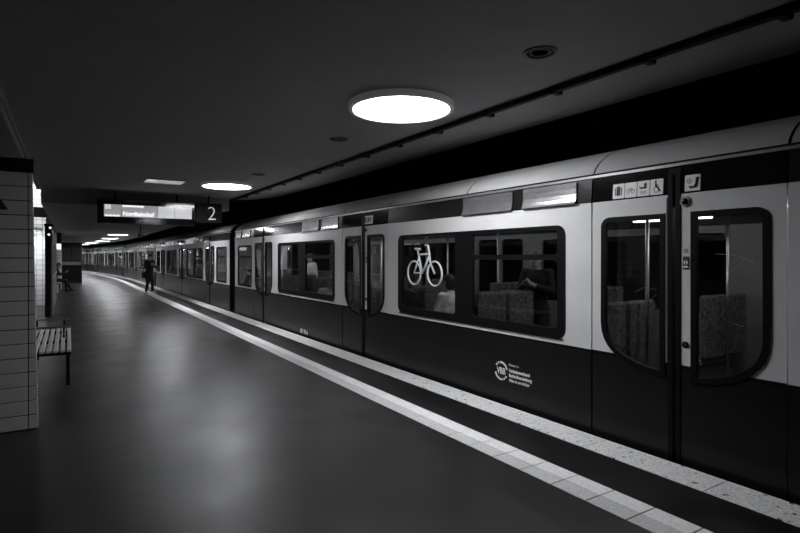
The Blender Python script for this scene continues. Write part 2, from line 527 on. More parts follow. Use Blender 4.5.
# tiled pillar wall at the left: every tile a piece
PX, PY = -.235, 6.0
def px(z): return PX - .019*z           # the pillar narrows slightly towards the top
wb = MB(); wb.plate([(-2.6, 0), (px(0)-.008, 0), (px(2.38)-.008, 2.38), (-2.6, 2.38)], [], PY + .008, PY + .10, 0, lambda a, b, d: (a, d, b))
wl = tag(wb.build('wall_left', 'grout'), kind='structure')
rows = 18; th = 2.375/rows
XJ = PX - .078
t_me = MB().cbox(-.146, .146, -.004, .010, .004, th - .004, .0025).mesh('wall_tile', 'wall_tile')
for r in range(rows):
    z = r*th
    w = px(z + th/2) - XJ
    MB().cbox(.004, w - .001, -.004, .010, .004, th - .004, .0025).build('wall_tile', 'wall_tile', wl, (XJ, PY + .004, z + .002))
    MB().cbox(-.010, .002, .002, .088, .002, th - .002, .0025).build('wall_tile', 'wall_tile', wl, (px(z + th/2) - .004, PY + .012, z + .002))
    for c_ in range(5): place('wall_tile', t_me, wl, (XJ - .15 - .30*c_, PY + .004, z + .002))
tag(MB().cbox(-2.6, PX - .03, PY - .03, PY + .12, 2.382, 2.50, .008).build('trim_2', 'black'), kind='structure')

# lit tiled end wall of the stairwell, its beam and fluorescent tubes
tag(MB().box(-2.6, -.62, 21.0, 21.3, 0, 4.62).build('wall_far', 'lit_tile'), kind='structure')
tag(MB().cbox(-2.6, -.50, 20.3, 20.55, 2.85, 3.16, .01).build('trim_3', 'black'), kind='structure')
def tube_lamp(loc, ln, label):
    t = empty('fluorescent_lamp', loc, 0, label, 'lamp', 'fluorescent tubes in the stairwell')
    MB().cbox(-ln/2, ln/2, -.05, .05, .03, .08, .008).build('housing', 'grey_plastic', t)
    MB().tube([(-ln/2+.03,0,.008),(ln/2-.03,0,.008)], .018, 10).build('tube', 'tube', t)
    MB().cbox(-ln/2, ln/2, -.085, -.078, -.10, .10, .002).build('shade', 'black', t)  # unseen sheet added to keep tube light off the near stairwell
    MB().cbox(-ln/2, ln/2, -.077, .30, .092, .10, .002).build('hood', 'black', t)  # unseen sheet added to block tube light going upward
    for sx in (-1, 1): MB().cbox(sx*.45-.02, sx*.45+.02, .05, .90, .04, .07, .004).build('wall_bracket', 'black', t)
    for sx in (-1, 1): MB().cbox(sx*(ln/2-.02)-.012, sx*(ln/2-.02)+.012, -.02, .02, -.012, .03, .003).build('end_cap', 'white', t)
    return t
tube_lamp((-1.70, 20.10, 3.75), 1.3, 'white fluorescent tube under the upper ceiling of the tiled stairwell')
tube_lamp((-1.70, 20.15, 2.20), 1.3, 'white fluorescent tube below the dark beam of the tiled stairwell')

# slim dark partition beside the stairs
pt = empty('stair_partition', (-.44, 17.0, 0), 0, 'slim tall dark partition with a bright metal edge beside the lit tiles', 'partition')
MB().cbox(-.08, .075, 0, 7.0, 0, 2.42, .01).build('panel', 'kiosk', pt)
MB().cbox(.05, .088, -.012, .02, 0, 2.30, .004).build('edge_strip', 'steel', pt)
MB().cbox(.076, .09, .03, 7.0, 1.0, 1.05, .004).build('handrail', 'steel', pt)
MB().cbox(-.10, .095, -.02, 7.02, 2.42, 2.47, .008).build('cap', 'black', pt)
# little spot lamps on the head of the partition
for k, (yy, zz) in enumerate(((16.93, 2.18), (16.93, 2.36))):
    sp = empty('spot_lamp', (-.43 + .03*k, yy, zz), 0, ('lower' if k == 0 else 'upper') + ' small bright spot lamp on the front edge of the dark partition', 'lamp', 'spot lamps on the partition')
    MB().lathe([(.012, .035), (.03, .03), (.035, -.02), (.03, -.03)], n=12, axis='y').build('housing', 'grey_plastic', sp)
    MB().lathe([(.001, -.038), (.02, -.036), (.028, -.031)], n=12, axis='y').build('lens', 'display_text', sp)

# white pillar further on
wp = empty('tiled_pillar', (-.42, 31.0, 0), 0, 'narrow white tiled pillar with a light box on top behind the seated person', 'pillar')
MB().cbox(-.25, .16, 0, .4, 0, 1.95, .01).build('shaft', 'lit_tile', wp)
MB().cbox(-.22, .13, -.03, .3, 1.96, 2.22, .01).build('light_box', 'display_text', wp)
MB().cbox(-.25, .16, 0, .4, 2.23, ZL, .01).build('head', 'black', wp)

# ------------------------------------------------------------------ the train
S = -1.5                                  # platform side in car space
HALF = 7.85
DOORS = (-5.22, 0.0, 5.22)
DH = .78                                  # half width of a doorway
BAYS = [(-HALF, DOORS[0]-DH), (DOORS[0]+DH, DOORS[1]-DH), (DOORS[1]+DH, DOORS[2]-DH), (DOORS[2]+DH, HALF)]
ZB, ZW, ZT = .75, 2.09, 2.31              # belt line, top of the pale panel, top of the dark band
def side(a, b, d): return (S + d, a, b)   # (y,z,depth) on the platform side
def fside(a, b, d): return (-S - d, a, b)
BT = .014
def band_x(z): return BT*(z - ZW)/(ZT - ZW)

def win_poly(i):
    a, b = BAYS[i]
    m0, m1 = (.30, .30)
    if i == 0: m0, m1 = .34, .17
    if i == 3: m0, m1 = .17, .34
    return (a + m0, b - m1)

def door_poly(s, ia=.075):
    """leaf window outline: s=+1 leaf at larger y; local origin at the middle of the doorway"""
    pts = [(ia, 1.945), (ia, .63)]
    P0, P1, P2, P3 = Vector((ia,.63)), Vector((.40,.645)), Vector((.68,.74)), Vector((.68,1.02))
    for i in range(1, 11):
        t = i/10
        q = P0*(1-t)**3 + P1*3*t*(1-t)**2 + P2*3*t*t*(1-t) + P3*t**3
        pts.append((q.x, q.y))
    for i in range(1, 7):
        t = math.radians(90*i/6); pts.append((.68-.09+.09*math.cos(t), 1.945-.09+.09*math.sin(t)))
    return [(s*a, b) for a, b in pts]

def leaf(s, parent, yc):
    """one door leaf with window, and on the near leaf the lamp, button and lock"""
    e = empty('door_leaf', (0, yc, 0)); e.parent = parent
    hp = door_poly(s, .075 if s > 0 else .132)
    a0, a1 = .05*s, (DH - .006)*s
    lo, hi = min(a0, a1), max(a0, a1)
    # the pale upper sheet and the dark lower sheet, cut round the window
    up, dn = [], []
    hole = offset(hp, .012)
    sill = .735
    b = MB()
    # below the belt only the arc of the window dips in: cut by clipping the sheets at the belt
    def clip(poly, z, keep_above):
        out = []
        n = len(poly)
        for i in range(n):
            p, q = poly[i], poly[(i+1) % n]
            pin = (p[1] >= z) == keep_above; qin = (q[1] >= z) == keep_above
            if pin: out.append(p)
            if pin != qin:
                t = (z - p[1])/(q[1]-p[1]); out.append((p[0]+(q[0]-p[0])*t, z))
        return out
    h_up = clip(hole, sill, True); h_dn = clip(hole, sill, False)
    # upper sheet: notch open at the belt
    ys_up = sorted([p for p in h_up if abs(p[1]-sill) < 1e-6])
    l_, r_ = ys_up[0][0], ys_up[-1][0]
    ring = h_up[:]
    # order the notch from left to right going over the top
    k = max(range(len(ring)), key=lambda i: (abs(ring[i][1]-sill) < 1e-6, -ring[i][0]))
    ring = ring[k:] + ring[:k]
    if not ring[1][1] > sill + 1e-6: ring = [ring[0]] + ring[1:][::-1]
    upper = [(lo, sill)] + [(l_, sill)] + ring[1:-1] + [(r_, sill)] + [(hi, sill), (hi, ZW), (lo, ZW)]
    b.plate(upper, [], .006, .04, 0, side)
    ring = h_dn[:]
    k = max(range(len(ring)), key=lambda i: (abs(ring[i][1]-sill) < 1e-6, -ring[i][0]))
    ring = ring[k:] + ring[:k]
    if not ring[1][1] < sill - 1e-6: ring = [ring[0]] + ring[1:][::-1]
    lower = [(lo, sill)] + [(l_, sill)] + ring[1:-1] + [(r_, sill), (hi, sill), (hi, -.04), (lo, -.04)]
    b.plate(lower, [], .006, .04, 1, side)
    b.build('door_sheet', ['white_panel', 'dark_body'], e)
    # black belt stripe on the leaf either side of the window
    for q0, q1 in ((lo, l_), (r_, hi)):
        if q1 - q0 > .012: MB().box(S+.003, S+.0058, q0, q1, .722, .752).build('belt_stripe', 'rubber', e)
    fr = MB().plate(hp, [offset(hp, .045)], -.004, .03, 0, side).build('window_frame', 'rubber', e)
    MB().plate(offset(hp, .044), [], .014, .020, 0, side).build('window_pane', 'glass', e)
    MB().box(S - .002, S + .05, .012*s if s > 0 else -.05, .05 if s > 0 else -.012, -.04, ZT - .06).build('door_seal', 'rubber', e)  # black width takes in the rubber and the shadow beside it
    if s < 0:
        yb = -.094
        hx = S + .006
        MB().lathe([(.042, 0), (.042, -.008), (.036, -.012)], (hx, yb+.004, 2.025), 20, 0, 'x').build('lamp_ring', 'grey_plastic', e)
        MB().ellipsoid((hx-.010, yb+.004, 2.025), .020, .027, .027, n=12, k=8).build('lamp_dome', 'black_gloss', e)
        pn = MB().cbox(hx-.006, hx, yb-.024, yb+.024, 1.50, 1.60, .003).build('button_panel', 'ink', e)
        for dy in (-1, 1):
            MB().add([(hx-.0075, yb+dy*.004, 1.535), (hx-.0075, yb+dy*.004, 1.575), (hx-.0075, yb+dy*.02, 1.555)], [(0,1,2)]).build('arrow_mark', 'white', e)
        MB().cbox(hx-.007, hx, yb-.02, yb+.02, 1.512, 1.528, .002).build('button_bar', 'white', e)
        MB().cbox(hx-.004, hx, yb-.018, yb+.018, 1.63, 1.66, .002).build('button_label', 'grey_plastic', e)
        MB().lathe([(.026, 0), (.026, -.006), (.014, -.007), (.012, -.003)], (hx, yb+.004, .915), 18, 0, 'x').build('lock', 'black', e)
        MB().cbox(hx-.012, hx-.003, yb, yb+.008, .905, .925, .001).build('lock_slot', 'steel', e)
    else:
        MB().cbox(S - .002, S + .006, .056, .068, .75, ZW - .02, .002).build('edge_strip', 'gutter', e)
    return e

def make_car():
    root = empty('train_car', (0,0,0))
    # ---- side sheets between the doorways, platform side
    for i, (a, b) in enumerate(BAYS):
        w0, w1 = win_poly(i)
        poly = rrect(w0, w1, .80, 1.905, .10)
        g = .006
        up = MB().plate([(a+g, ZB), (b-g, ZB), (b-g, ZW), (a+g, ZW)], [offset(poly, .012)], 0, .05, 0, side).build('side_panel', 'white_panel', root)
        MB().plate([(a+g, -.55), (b-g, -.55), (b-g, .722), (a+g, .722)], [], 0, .05, 0, side).build('skirt_panel', 'dark_body', root)
        MB().box(S + .004, S + .05, a+g, b-g, .722, ZB).build('belt_stripe', 'rubber', root)
        # window: frame with mullion and transom cut from one sheet, panes
        f = empty('window', (0,0,0)); f.parent = root
        inner = offset(poly, .05)
        if i in (1, 2):
            mid = (w0+w1)/2 + .06
            near = rrect(w0+.10, mid-.20, 0.895, 1.565, .035, 4); near_t = rrect(w0+.10, mid-.20, 1.62, 1.865, .03, 4)
            far = rrect(mid+.13, w1-.11, .885, 1.868, .05, 4)
            holes = [near, near_t, far]
        else:
            holes = [rrect(w0+.06, w1-.06, .86, 1.565, .035, 4), rrect(w0+.06, w1-.06, 1.615, 1.85, .03, 4)]
        MB().plate(poly, holes, -.006, .03, 0, side).build('window_frame', 'rubber', f)
        for h in holes:
            MB().plate(offset(h, -.004), [], .012, .018, 0, side).build('window_pane', 'glass', f)
        MB().box(S - .012, S + .0, w0 + .03, w1 - .03, .792, .80).build('sill_rail', 'black', f)
        # dark glossy band above
        MB().plate([(a+g, ZW), (b-g, ZW), (b-g, ZT), (a+g, ZT)], [], 0, .04, 0, lambda u, v, d: (S + d + band_x(v), u, v)).build('roof_band', 'band', root)
    # polished air intakes set into the band: scooped sheets, brightest on their upturned lower lip
    for a in (BAYS[1][0], BAYS[2][0]):
        for q0, q1 in ((.17, .86), (1.02, 1.86)):
            pr = [(S-.003+x, z) for x, z in ((-.004, 2.30), (-.002, 2.24), (-.003, 2.19), (-.008, 2.15), (-.018, 2.118), (-.032, 2.098))]
            pr += [(x+.004, z-.004) for x, z in reversed(pr)]
            MB().sweep(pr, a+q0, a+q1, sm=False).build('air_intake', 'intake', root)
    pr = [(S-.003+x, z) for x, z in ((-.004, 2.30), (-.002, 2.24), (-.003, 2.19), (-.008, 2.15), (-.018, 2.118), (-.032, 2.098))]
    pr += [(x+.004, z-.004) for x, z in reversed(pr)]
    for q0, q1 in ((BAYS[3][0]+.3, BAYS[3][0]+1.0), (BAYS[3][1]-.7, BAYS[3][1]-.15)): MB().sweep(pr, q0, q1).build('air_intake', 'intake', root)
    for yc in DOORS:
        MB().plate([(yc-DH+.006, ZW+.004), (yc+DH-.006, ZW+.004), (yc+DH-.006, ZT), (yc-DH+.006, ZT)], [], .003, .04, 0, lambda u, v, d: (S + d + band_x(v), u, v)).build('roof_band', 'black_gloss', root)
        for s in (1, -1): leaf(s, root, yc)
        MB().cbox(S + .0, S + .05, yc-DH+.006, yc+DH-.006, -.55, -.05, .005).build('door_step', 'dark_body', root)
        # narrow black post carried up over the band
        MB().box(S + .01, S + .07, yc-.05, yc+.05, ZW+.002, ZT-.01).build('door_post', 'rubber', root)
    # ---- gutter and roof, in panels with open seams
    seams = [-HALF]
    for (a, b), yc in zip(BAYS[1:], DOORS): seams += [yc-DH, yc+DH]
    seams = sorted(seams + [(BAYS[1][0]+BAYS[1][1])/2, (BAYS[2][0]+BAYS[2][1])/2, HALF])
    prof = [(.030, 2.354), (.055, 2.40), (.10, 2.452), (.16, 2.50), (.24, 2.548), (.34, 2.592), (.48, 2.634), (.7, 2.672), (1.0, 2.70), (1.5, 2.715)]
    full = [(S + x, z) for x, z in prof] + [(-S - x, z) for x, z in reversed(prof[:-1])]
    inner = [(x*.985, z - .04) for x, z in reversed(full)]
    for a, b in zip(seams[:-1], seams[1:]):
        bb = MB(); n = len(full)
        g = .010
        vs = [(x, a+g, z) for x, z in full] + [(x, b-g, z) for x, z in full]
        bb.add(vs, [(i, i+1, n+i+1, n+i) for i in range(n-1)], 0, True)
        bb.build('roof_panel', 'roof', root)
    MB().sweep([(x*.99, z-.02) for x, z in full] + [(x*.985, z-.06) for x, z in reversed(full)], -HALF+.01, HALF-.01).build('roof_lining', 'black', root)
    MB().sweep([(S+.002, 2.312), (S+.002, 2.334), (S+.05, 2.338), (S+.05, 2.312)], -HALF, HALF).build('gutter', 'gutter', root)
    MB().box(S+.03, S+.06, -HALF, HALF, 2.336, 2.356).build('gutter_groove', 'rubber', root)
    MB().sweep([(-S-.0, 2.0), (-S-.0, 2.334), (-S-.05, 2.36), (-S-.05, 2.0)], -HALF, HALF).build('gutter', 'gutter', root)
    # ---- interior and far side
    holes = [offset(rrect(*win_poly(i), .85, 1.9, .09), 0) for i in range(4)]
    holes += [rrect(yc-.62, yc-.06, .85, 1.93, .08) for yc in DOORS] + [rrect(yc+.06, yc+.62, .85, 1.93, .08) for yc in DOORS]
    MB().plate([(-HALF, -.55), (HALF, -.55), (HALF, 2.05), (-HALF, 2.05)], holes, 0.01, .06, 0, fside).build('far_side', ['interior'], root)
    for h in holes: MB().plate(offset(h, -.004), [], .03, .036, 0, fside).build('far_pane', 'glass', root)
    MB().box(S+.06, -S-.06, -HALF, HALF, -.03, .03).build('car_floor', 'int_floor', root)
    MB().box(S+.10, -S-.10, -HALF, HALF, 2.12, 2.16).build('car_ceiling', 'interior', root)
    for x in (-.62, .62):
        for a, b in zip(seams[:-1], seams[1:]):
            m_ = (a+b)/2
            MB().cbox(x-.05, x+.05, m_-.45, m_+.45, 2.085, 2.119, .006).build('light_strip', 'train_light', root)
    for yc in DOORS:
        MB().cbox(-.43, -.29, yc+.28, yc+1.16, 1.995, 2.119, .01).build('light_housing', 'interior', root)
        MB().cbox(-.40, -.32, yc+.32, yc+1.12, 1.968, 1.994, .006).build('light_strip', 'train_light', root)
    for x0, x1 in ((S+.052, S+.10), (-S-.10, -S-.06)):
        MB().box(x0, x1, -HALF+.06, HALF-.06, 2.0, 2.33).build('leak_stop', 'black', root)  # hidden black strip added to block interior light leaking over the doors
    for sy in (-1, 1):
        y0, y1 = sorted((sy*(HALF-.06), sy*HALF))
        pr = [(S+.0, -.55)] + [(S+.0, 2.05), (S+.045, 2.31)] + full + [(-S-.045, 2.31), (-S, -.55)]
        bb = MB()
        bb.plate(pr, [rrect(-.42, .42, .05, 1.95, .05)], y0, y1, 0, lambda u, v, d: (u, d, v))
        bb.build('end_wall', 'black', root)
        for k in range(4):
            c = sy*(HALF + .04 + .06*k)
            MB().plate(rrect(-.95, .95, -.35, 2.25, .12), [rrect(-.6, .6, .03, 2.0, .1)], c-.026, c+.026, 0, lambda u, v, d: (u, d, v)).build('bellows_fold', 'rubber', root)
    # ---- seats, facing pairs each side of the aisle
    sb = MB()
    sb.cbox(-.46, .46, -.22, .24, .36, .44, .02, 0)
    sb.cbox(-.46, -.01, -.27, -.19, .44, 1.16, .025, 0); sb.cbox(.01, .46, -.27, -.19, .44, 1.16, .025, 0)
    sb.cbox(-.40, .40, -.15, .15, .03, .36, .02, 1)
    seat_me = sb.mesh('seat', ['seat_cloth', 'seat_shell'])
    for i, (a, b) in enumerate(BAYS):
        if i in (1, 2):
            m_ = (a+b)/2; rows_ = [(a+.30, 0), (m_-.32, math.pi), (m_+.32, 0), (b-.30, math.pi)]
        elif i == 0: rows_ = [(a+.45, 0), (b-.30, math.pi)]
        else: rows_ = [(a+.30, 0), (b-.45, math.pi)]
        for yy, r in rows_:
            for x in (S+.58, -S-.58): place('seat', seat_me, root, (x, yy, 0), r)
    for yc in DOORS:
        for dy in (-.72, .72):
            for x in (S+.75, -S-.75):
                MB().tube([(x, yc+dy, .03), (x, yc+dy, 2.12)], .017, 8).build('grab_pole', 'steel', root)
        MB().tube([(S+.10, yc-.70, 1.02), (S+.75, yc-.70, 1.02)], .014, 8).build('grab_rail', 'steel', root)
    # ---- underframe and bogies
    MB().cbox(-1.15, 1.15, -HALF+.2, HALF-.2, -.5, -.03, .03).build('underframe', 'black', root)
    bg = MB()
    for dy in (-1.05, 1.05):
        for x in (-.7175, .7175): bg.lathe([(.42, -.06), (.42, .06)], (x, dy, -.48), 24, 0, 'x')
        bg.tube([(-.72, dy, -.48), (.72, dy, -.48)], .07, 10)
    for x in (-.95, .95): bg.cbox(x-.07, x+.07, -1.45, 1.45, -.62, -.42, .02)
    bme = bg.mesh('bogie', 'black')
    for yy in (-5.0, 5.0): place('bogie', bme, root, (0, yy, 0))
    return root

car = make_car()
PITCH = 16.25
cars = []
CAR_LABELS = [
    'train car with a white bicycle sign on its window and a round white emblem',
    'train car coupled to the car with the bicycle sign, beside the walking person',
    'train car two couplings beyond the car with the bicycle sign',
    'train car where the platform starts to bend away, three couplings beyond the bicycle sign',
    'last visible train car beside the dark kiosk at the bend of the platform']
for k in range(5):
    c = car if k == 0 else copy_tree(car)
    cy = 7.65 + PITCH*k
    ye = cy
    c.location = (XT + 1.5 + (off(cy-7)+off(cy+7))/2, cy, 0)
    c.rotation_euler = (0, 0, -math.atan((off(cy+7)-off(cy-7))/14))
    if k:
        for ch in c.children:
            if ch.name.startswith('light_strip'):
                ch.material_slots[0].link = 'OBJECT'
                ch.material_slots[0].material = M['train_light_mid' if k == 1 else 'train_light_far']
    tag(c, CAR_LABELS[k], 'train car', 'coupled train cars')
    cars.append(c)

# ---- marks on the first car only (car space: y - 7.65)
CY = 7.65
c0 = cars[0]
def P(y, z, d=0.0): return (S + d, y - CY, z)
# bicycle sign on the window
bk = empty('bicycle_sign', (0,0,0)); bk.parent = c0
def bar(name, pts, w):
    MB().tube([P(a, b, .010) for a, b in pts], w, 6).build(name, 'white', bk)
def ringp(cy_, cz, ry, rz, n=28): return [(cy_ + ry*math.cos(2*math.pi*i/n), cz + rz*math.sin(2*math.pi*i/n)) for i in range(n)]
WR, WF = (6.165, 1.375), (5.68, 1.375)
for cyy, czz in (WR, WF):
    MB().tube([P(a, b, .010) for a, b in ringp(cyy, czz,   .160, .160)], .012, 6, closed=True).build('wheel', 'white', bk)
bb_ = (5.965, 1.375); st = (6.07, 1.66); hd = (5.80, 1.635)
bar('frame_bar', [WR, bb_], .013); bar('frame_bar', [bb_, st], .013); bar('frame_bar', [(6.06, 1.625), hd], .013)
bar('frame_bar', [bb_, (5.805, 1.60)], .013); bar('frame_bar', [WR, (6.05, 1.58)], .012); bar('fork', [WF, (5.78, 1.52), hd, (5.83, 1.745), (5.90, 1.755)], .013)
bar('saddle', [(6.14, 1.705), (6.02, 1.700)], .018); bar('seat_post', [st, (6.08, 1.70)], .012)
# emblem and lettering on the skirt
lg = empty('emblem', (0,0,0)); lg.parent = c0
def arc(a0, a1, r, w, n=14):
    outer = [(4.408 - r*math.cos(math.radians(a0+(a1-a0)*i/n)), .340 + r*math.sin(math.radians(a0+(a1-a0)*i/n))) for i in range(n+1)]
    inn = [(4.408 - (r-w)*math.cos(math.radians(a0+(a1-a0)*i/n)), .340 + (r-w)*math.sin(math.radians(a0+(a1-a0)*i/n))) for i in range(n, -1, -1)]
    MB().plate([(a-CY, b) for a, b in outer+inn], [], -.0015, 0, 0, side).build('emblem_arc', 'white', lg)
for a0, a1 in ((15, 100), (108, 122), (130, 146), (195, 285), (293, 308), (316, 330)):
    arc(a0, a1, .105, .022)
text('emblem_letters', 'VBB', .098, 'white', lg, P(4.408, .307, -.001), (0,-1,0), align='CENTER', bold=.0025, squeeze=.78)
for k, (t_, b_) in enumerate((('Partner im', 0), ('Verkehrsverbund', .002), ('Berlin-Brandenburg', .002), ('Alles ist erreichbar', .0008))):
    zz = (.415, .350, .298, .246)[k]
    text('lettering', t_, .046 if k else .038, 'white', lg, P(4.285, zz, -.001), (0,-1,0), bold=b_, squeeze=(.9, .95, .92, .86)[k])
# running number low on the skirt
text('car_number', '481 94-6', .135, 'white', c0, P(10.42, .03, -.001), (0,-1,0), bold=.003, squeeze=.85)

# pictogram plates on the band over the doors
def plate_icon(yc, zc, w, h, glyph, name='pictogram_plate'):
    e = empty(name, (0,0,0)); e.parent = c0
    x = S + .003 + band_x(zc) - .006
    tl = math.atan(BT/(ZT-ZW))
    def cv(u, v, d): return (x + d + (v-zc)*math.tan(tl), u - CY, v)
    MB().plate(rrect(yc-w/2, yc+w/2, zc-h/2, zc+h/2, .008, 3), [], 0, .004, 0, cv).build('plate', 'white', e)
    g = MB()
    def r(a0, a1, b0, b1):   # a runs left to right as seen from the platform (-y)
        g.plate([(yc - a0*w, zc + b0*h), (yc - a1*w, zc + b0*h), (yc - a1*w, zc + b1*h), (yc - a0*w, zc + b1*h)], [], -.0012, .001, 0, cv)
    def disc(a, b, rr):
        g.plate([(yc - a*w + rr*w*math.cos(t*.5236), zc + b*h + rr*h*math.sin(t*.5236)) for t in range(12)], [], -.0012, .001, 0, cv)
    def hoop(a, b, rr, t_):
        o = [(yc - a*w + rr*w*math.cos(t*.3927), zc + b*h + rr*h*math.sin(t*.3927)) for t in range(16)]
        g.plate(o, [offset(o, t_)], -.0012, .001, 0, cv)
    def ln(pts, t_):
        g.tube([cv(yc - a*w, zc + b*h, -.0005) for a, b in pts], t_, 5)
    if glyph == 'case':
        r(-.30, -.22, -.28, .22); r(-.17, .17, -.30, .28); r(.22, .30, -.28, .22); r(-.08, .08, .28, .33)
    elif glyph == 'bike':
        hoop(-.2, -.1, .15, .003); hoop(.2, -.1, .15, .003); ln([(-.2,-.1),(-.08,.12),(.12,.12),(.2,-.1)], .0018); ln([(-.08,.12),(0,-.1),(.12,.12)], .0018)
    elif glyph == 'pram':
        r(-.25, .25, -.02, .10); disc(.16, .24, .12); r(.05, .28, .02, .16); hoop(-.12, -.25, .09, .004); hoop(.14, -.25, .09, .004); ln([(-.25,.06),(-.34,.14)], .004)
    elif glyph == 'chair':
        disc(-.08, .34, .075); ln([(-.08,.24),(-.04,-.02),(.14,-.04),(.24,-.26),(.32,-.24)], .006); ln([(-.06,.12),(.12,.10)], .004); hoop(-.02, -.16, .21, .004)
    elif glyph == 'seat':
        ln([(-.18,-.25),(.22,-.25),(.32,.32)], .010); hoop(-.2, .12, .15, .004); disc(-.2, .12, .05); r(.1, .22, -.25, -.1)
    elif glyph == 'pair':
        disc(-.25, .2, .10); r(-.33, -.17, -.35, .12); disc(.02, .2, .10); r(-.06, .10, -.35, .12); r(.22, .32, -.3, .3); r(.16, .38, .0, .12)
    g.build('glyph', 'ink', e)
for k, gl in enumerate(('case', 'bike', 'pram', 'chair')):
    plate_icon(2.932 - .118*k, 2.166, .112, .128, gl)
plate_icon(2.285, 2.165, .118, .125, 'seat')
plate_icon(7.49, 2.185, .30, .13, 'pair')
# stickers inside the panes of the middle door
for zz, hh in ((1.70, .11), (1.02, .09)):
    MB().cbox(S+.024, S+.027, 7.32-CY-.05, 7.32-CY+.05, zz-hh/2, zz+hh/2, .001).build('pane_sticker', 'grey_plastic', c0)
# scratched graffiti on the nearest door panes
for pts in ([(2.78,1.30),(2.70,1.34),(2.62,1.335),(2.58,1.33)], [(2.66,1.22),(2.60,1.28),(2.56,1.30),(2.55,1.14),(2.60,1.20)],
            [(2.12,1.62),(1.98,1.61),(1.86,1.56),(1.90,1.60),(2.0,1.50)], [(2.06,1.22),(2.08,1.16),(2.0,1.12),(1.93,1.10),(1.92,1.14)]):
    MB().tube([P(a, b, .013) for a, b in pts], .0016, 4).build('scratch_mark', 'interior', c0)

# ------------------------------------------------------------------ round ceiling lamps
def lamp_proto():
    t = empty('ceiling_lamp', (0,0,0))
    MB().lathe([(.44, 0), (.44, -.012)], n=48).build('mount', 'black', t)
    MB().lathe([(.49, -.014), (.505, -.018), (.505, -.072), (.500, -.076), (.468, -.076), (.462, -.072), (.460, -.030)], n=56).build('housing', 'housing_glow', t)
    MB().lathe([(.459, -.028), (.459, -.040), (.35, -.041), (.15, -.042), (.001, -.042)], n=56, sm=True).build('diffuser', 'lamp', t)
    return t
lp = lamp_proto()
LAMPS = [(2.71, 4.33, ZC, 'round glowing ceiling lamp above the window with the bicycle sign'),
         (2.71, 10.93, ZC, 'round glowing ceiling lamp in front of the hanging destination display'),
         (2.6, 17.5, ZL, 'round glowing ceiling lamp just behind the hanging destination display'),
         (2.17, 30.73, ZL, 'round glowing lamp on the low ceiling, first beyond the walking person'),
         (2.17, 37.3, ZL, 'round glowing lamp on the low ceiling level with the dark kiosk'),
         (2.11, 43.9, ZL, 'round glowing lamp on the low ceiling, first beyond the dark kiosk'),
         (1.67, 50.5, ZL, 'round glowing lamp on the low ceiling, second beyond the dark kiosk'),
         (1.26, 57.0, ZL, 'round glowing lamp on the low ceiling, third beyond the dark kiosk'),
         (0.7, 63.6, ZL, 'round glowing lamp on the low ceiling, fourth beyond the dark kiosk'),
         (-.1, 70.2, ZL, 'round glowing lamp on the low ceiling, fifth beyond the dark kiosk')]
for k_ in range(5):  # unseen row added to brighten the far floor and window reflections
    LAMPS.append((-2.9, 24.1 + 6.6*k_, ZL, ('first', 'second', 'third', 'fourth', 'fifth')[k_] + ' unseen round lamp added beside the left wall beyond the stairwell'))
for i, (x, y, z, lb) in enumerate(LAMPS):
    o = lp if i == 0 else copy_tree(lp)
    o.location = (x, y, z); tag(o, lb, 'lamp', 'round ceiling lamps')

# ceiling loudspeakers
def spk():
    t = empty('ceiling_speaker', (0,0,0))
    MB().lathe([(.118, 0), (.118, -.012), (.108, -.016), (.098, -.010), (.098, 0)], n=32).build('rim', 'grey_plastic', t)
    MB().lathe([(.096, -.004), (.001, -.004)], n=32).build('grille', 'black', t)
    MB().lathe([(.072, -.0042), (.072, -.008), (.064, -.008), (.064, -.0042)], n=32).build('inner_ring', 'grey_plastic', t)
    return t
sp0 = spk()
for i, (yy, lb) in enumerate(((2.72, 'round ceiling loudspeaker above the nearest train door'), (6.07, 'round ceiling loudspeaker first beyond the large lamp'),
                              (9.42, 'round ceiling loudspeaker just before the second lamp'), (12.77, 'round ceiling loudspeaker beside the number two panel'))):
    o = sp0 if i == 0 else copy_tree(sp0)
    o.location = (2.88, yy, ZC); tag(o, lb, 'speaker', 'ceiling loudspeakers')

# cable duct under the ceiling
cd = empty('cable_duct', (3.59, 0, ZC - .003), 0, 'long dark cable duct with clips running along the ceiling', 'cable duct')
MB().cbox(-.045, .0, -6, YD, -.05, 0, .006).build('duct', 'black', cd)
MB().cbox(.012, .05, -6, YD, -.035, 0, .006).build('duct', 'rubber', cd)
clip_me = MB().cbox(-.055, .06, -.03, .03, -.062, 0, .006).mesh('clip', 'black')
yy = -.26
while yy < YD - .2:
    place('clip', clip_me, cd, (0, yy, 0)); yy += .868

# rectangular ceiling panel with weakly emissive cells beside the second lamp
dp = empty('cell_panel', (1.6, 11.27, ZC), 0, 'dim rectangular ceiling panel with three pale cells beside the second lamp', 'light panel')
MB().plate(rrect(-.36, .36, -.30, .30, .02, 2), [rrect(-.345, .345, -.285, .285, .01, 2)], -.02, 0, 0, lambda a, b, d: (a, b, d)).build('frame', 'grey_plastic', dp)
for k in range(3):
    x0 = -.340 + k*.23
    MB().box(x0+.006, x0+.224, -.285, .285, -.010, 0).build('cell', 'panel_dim', dp)
MB().lathe([(.001, -.02), (.07, -.018), (.085, -.0102)], (-.23, -.1, 0), 24).build('oval_cover', 'panel_mid', dp)

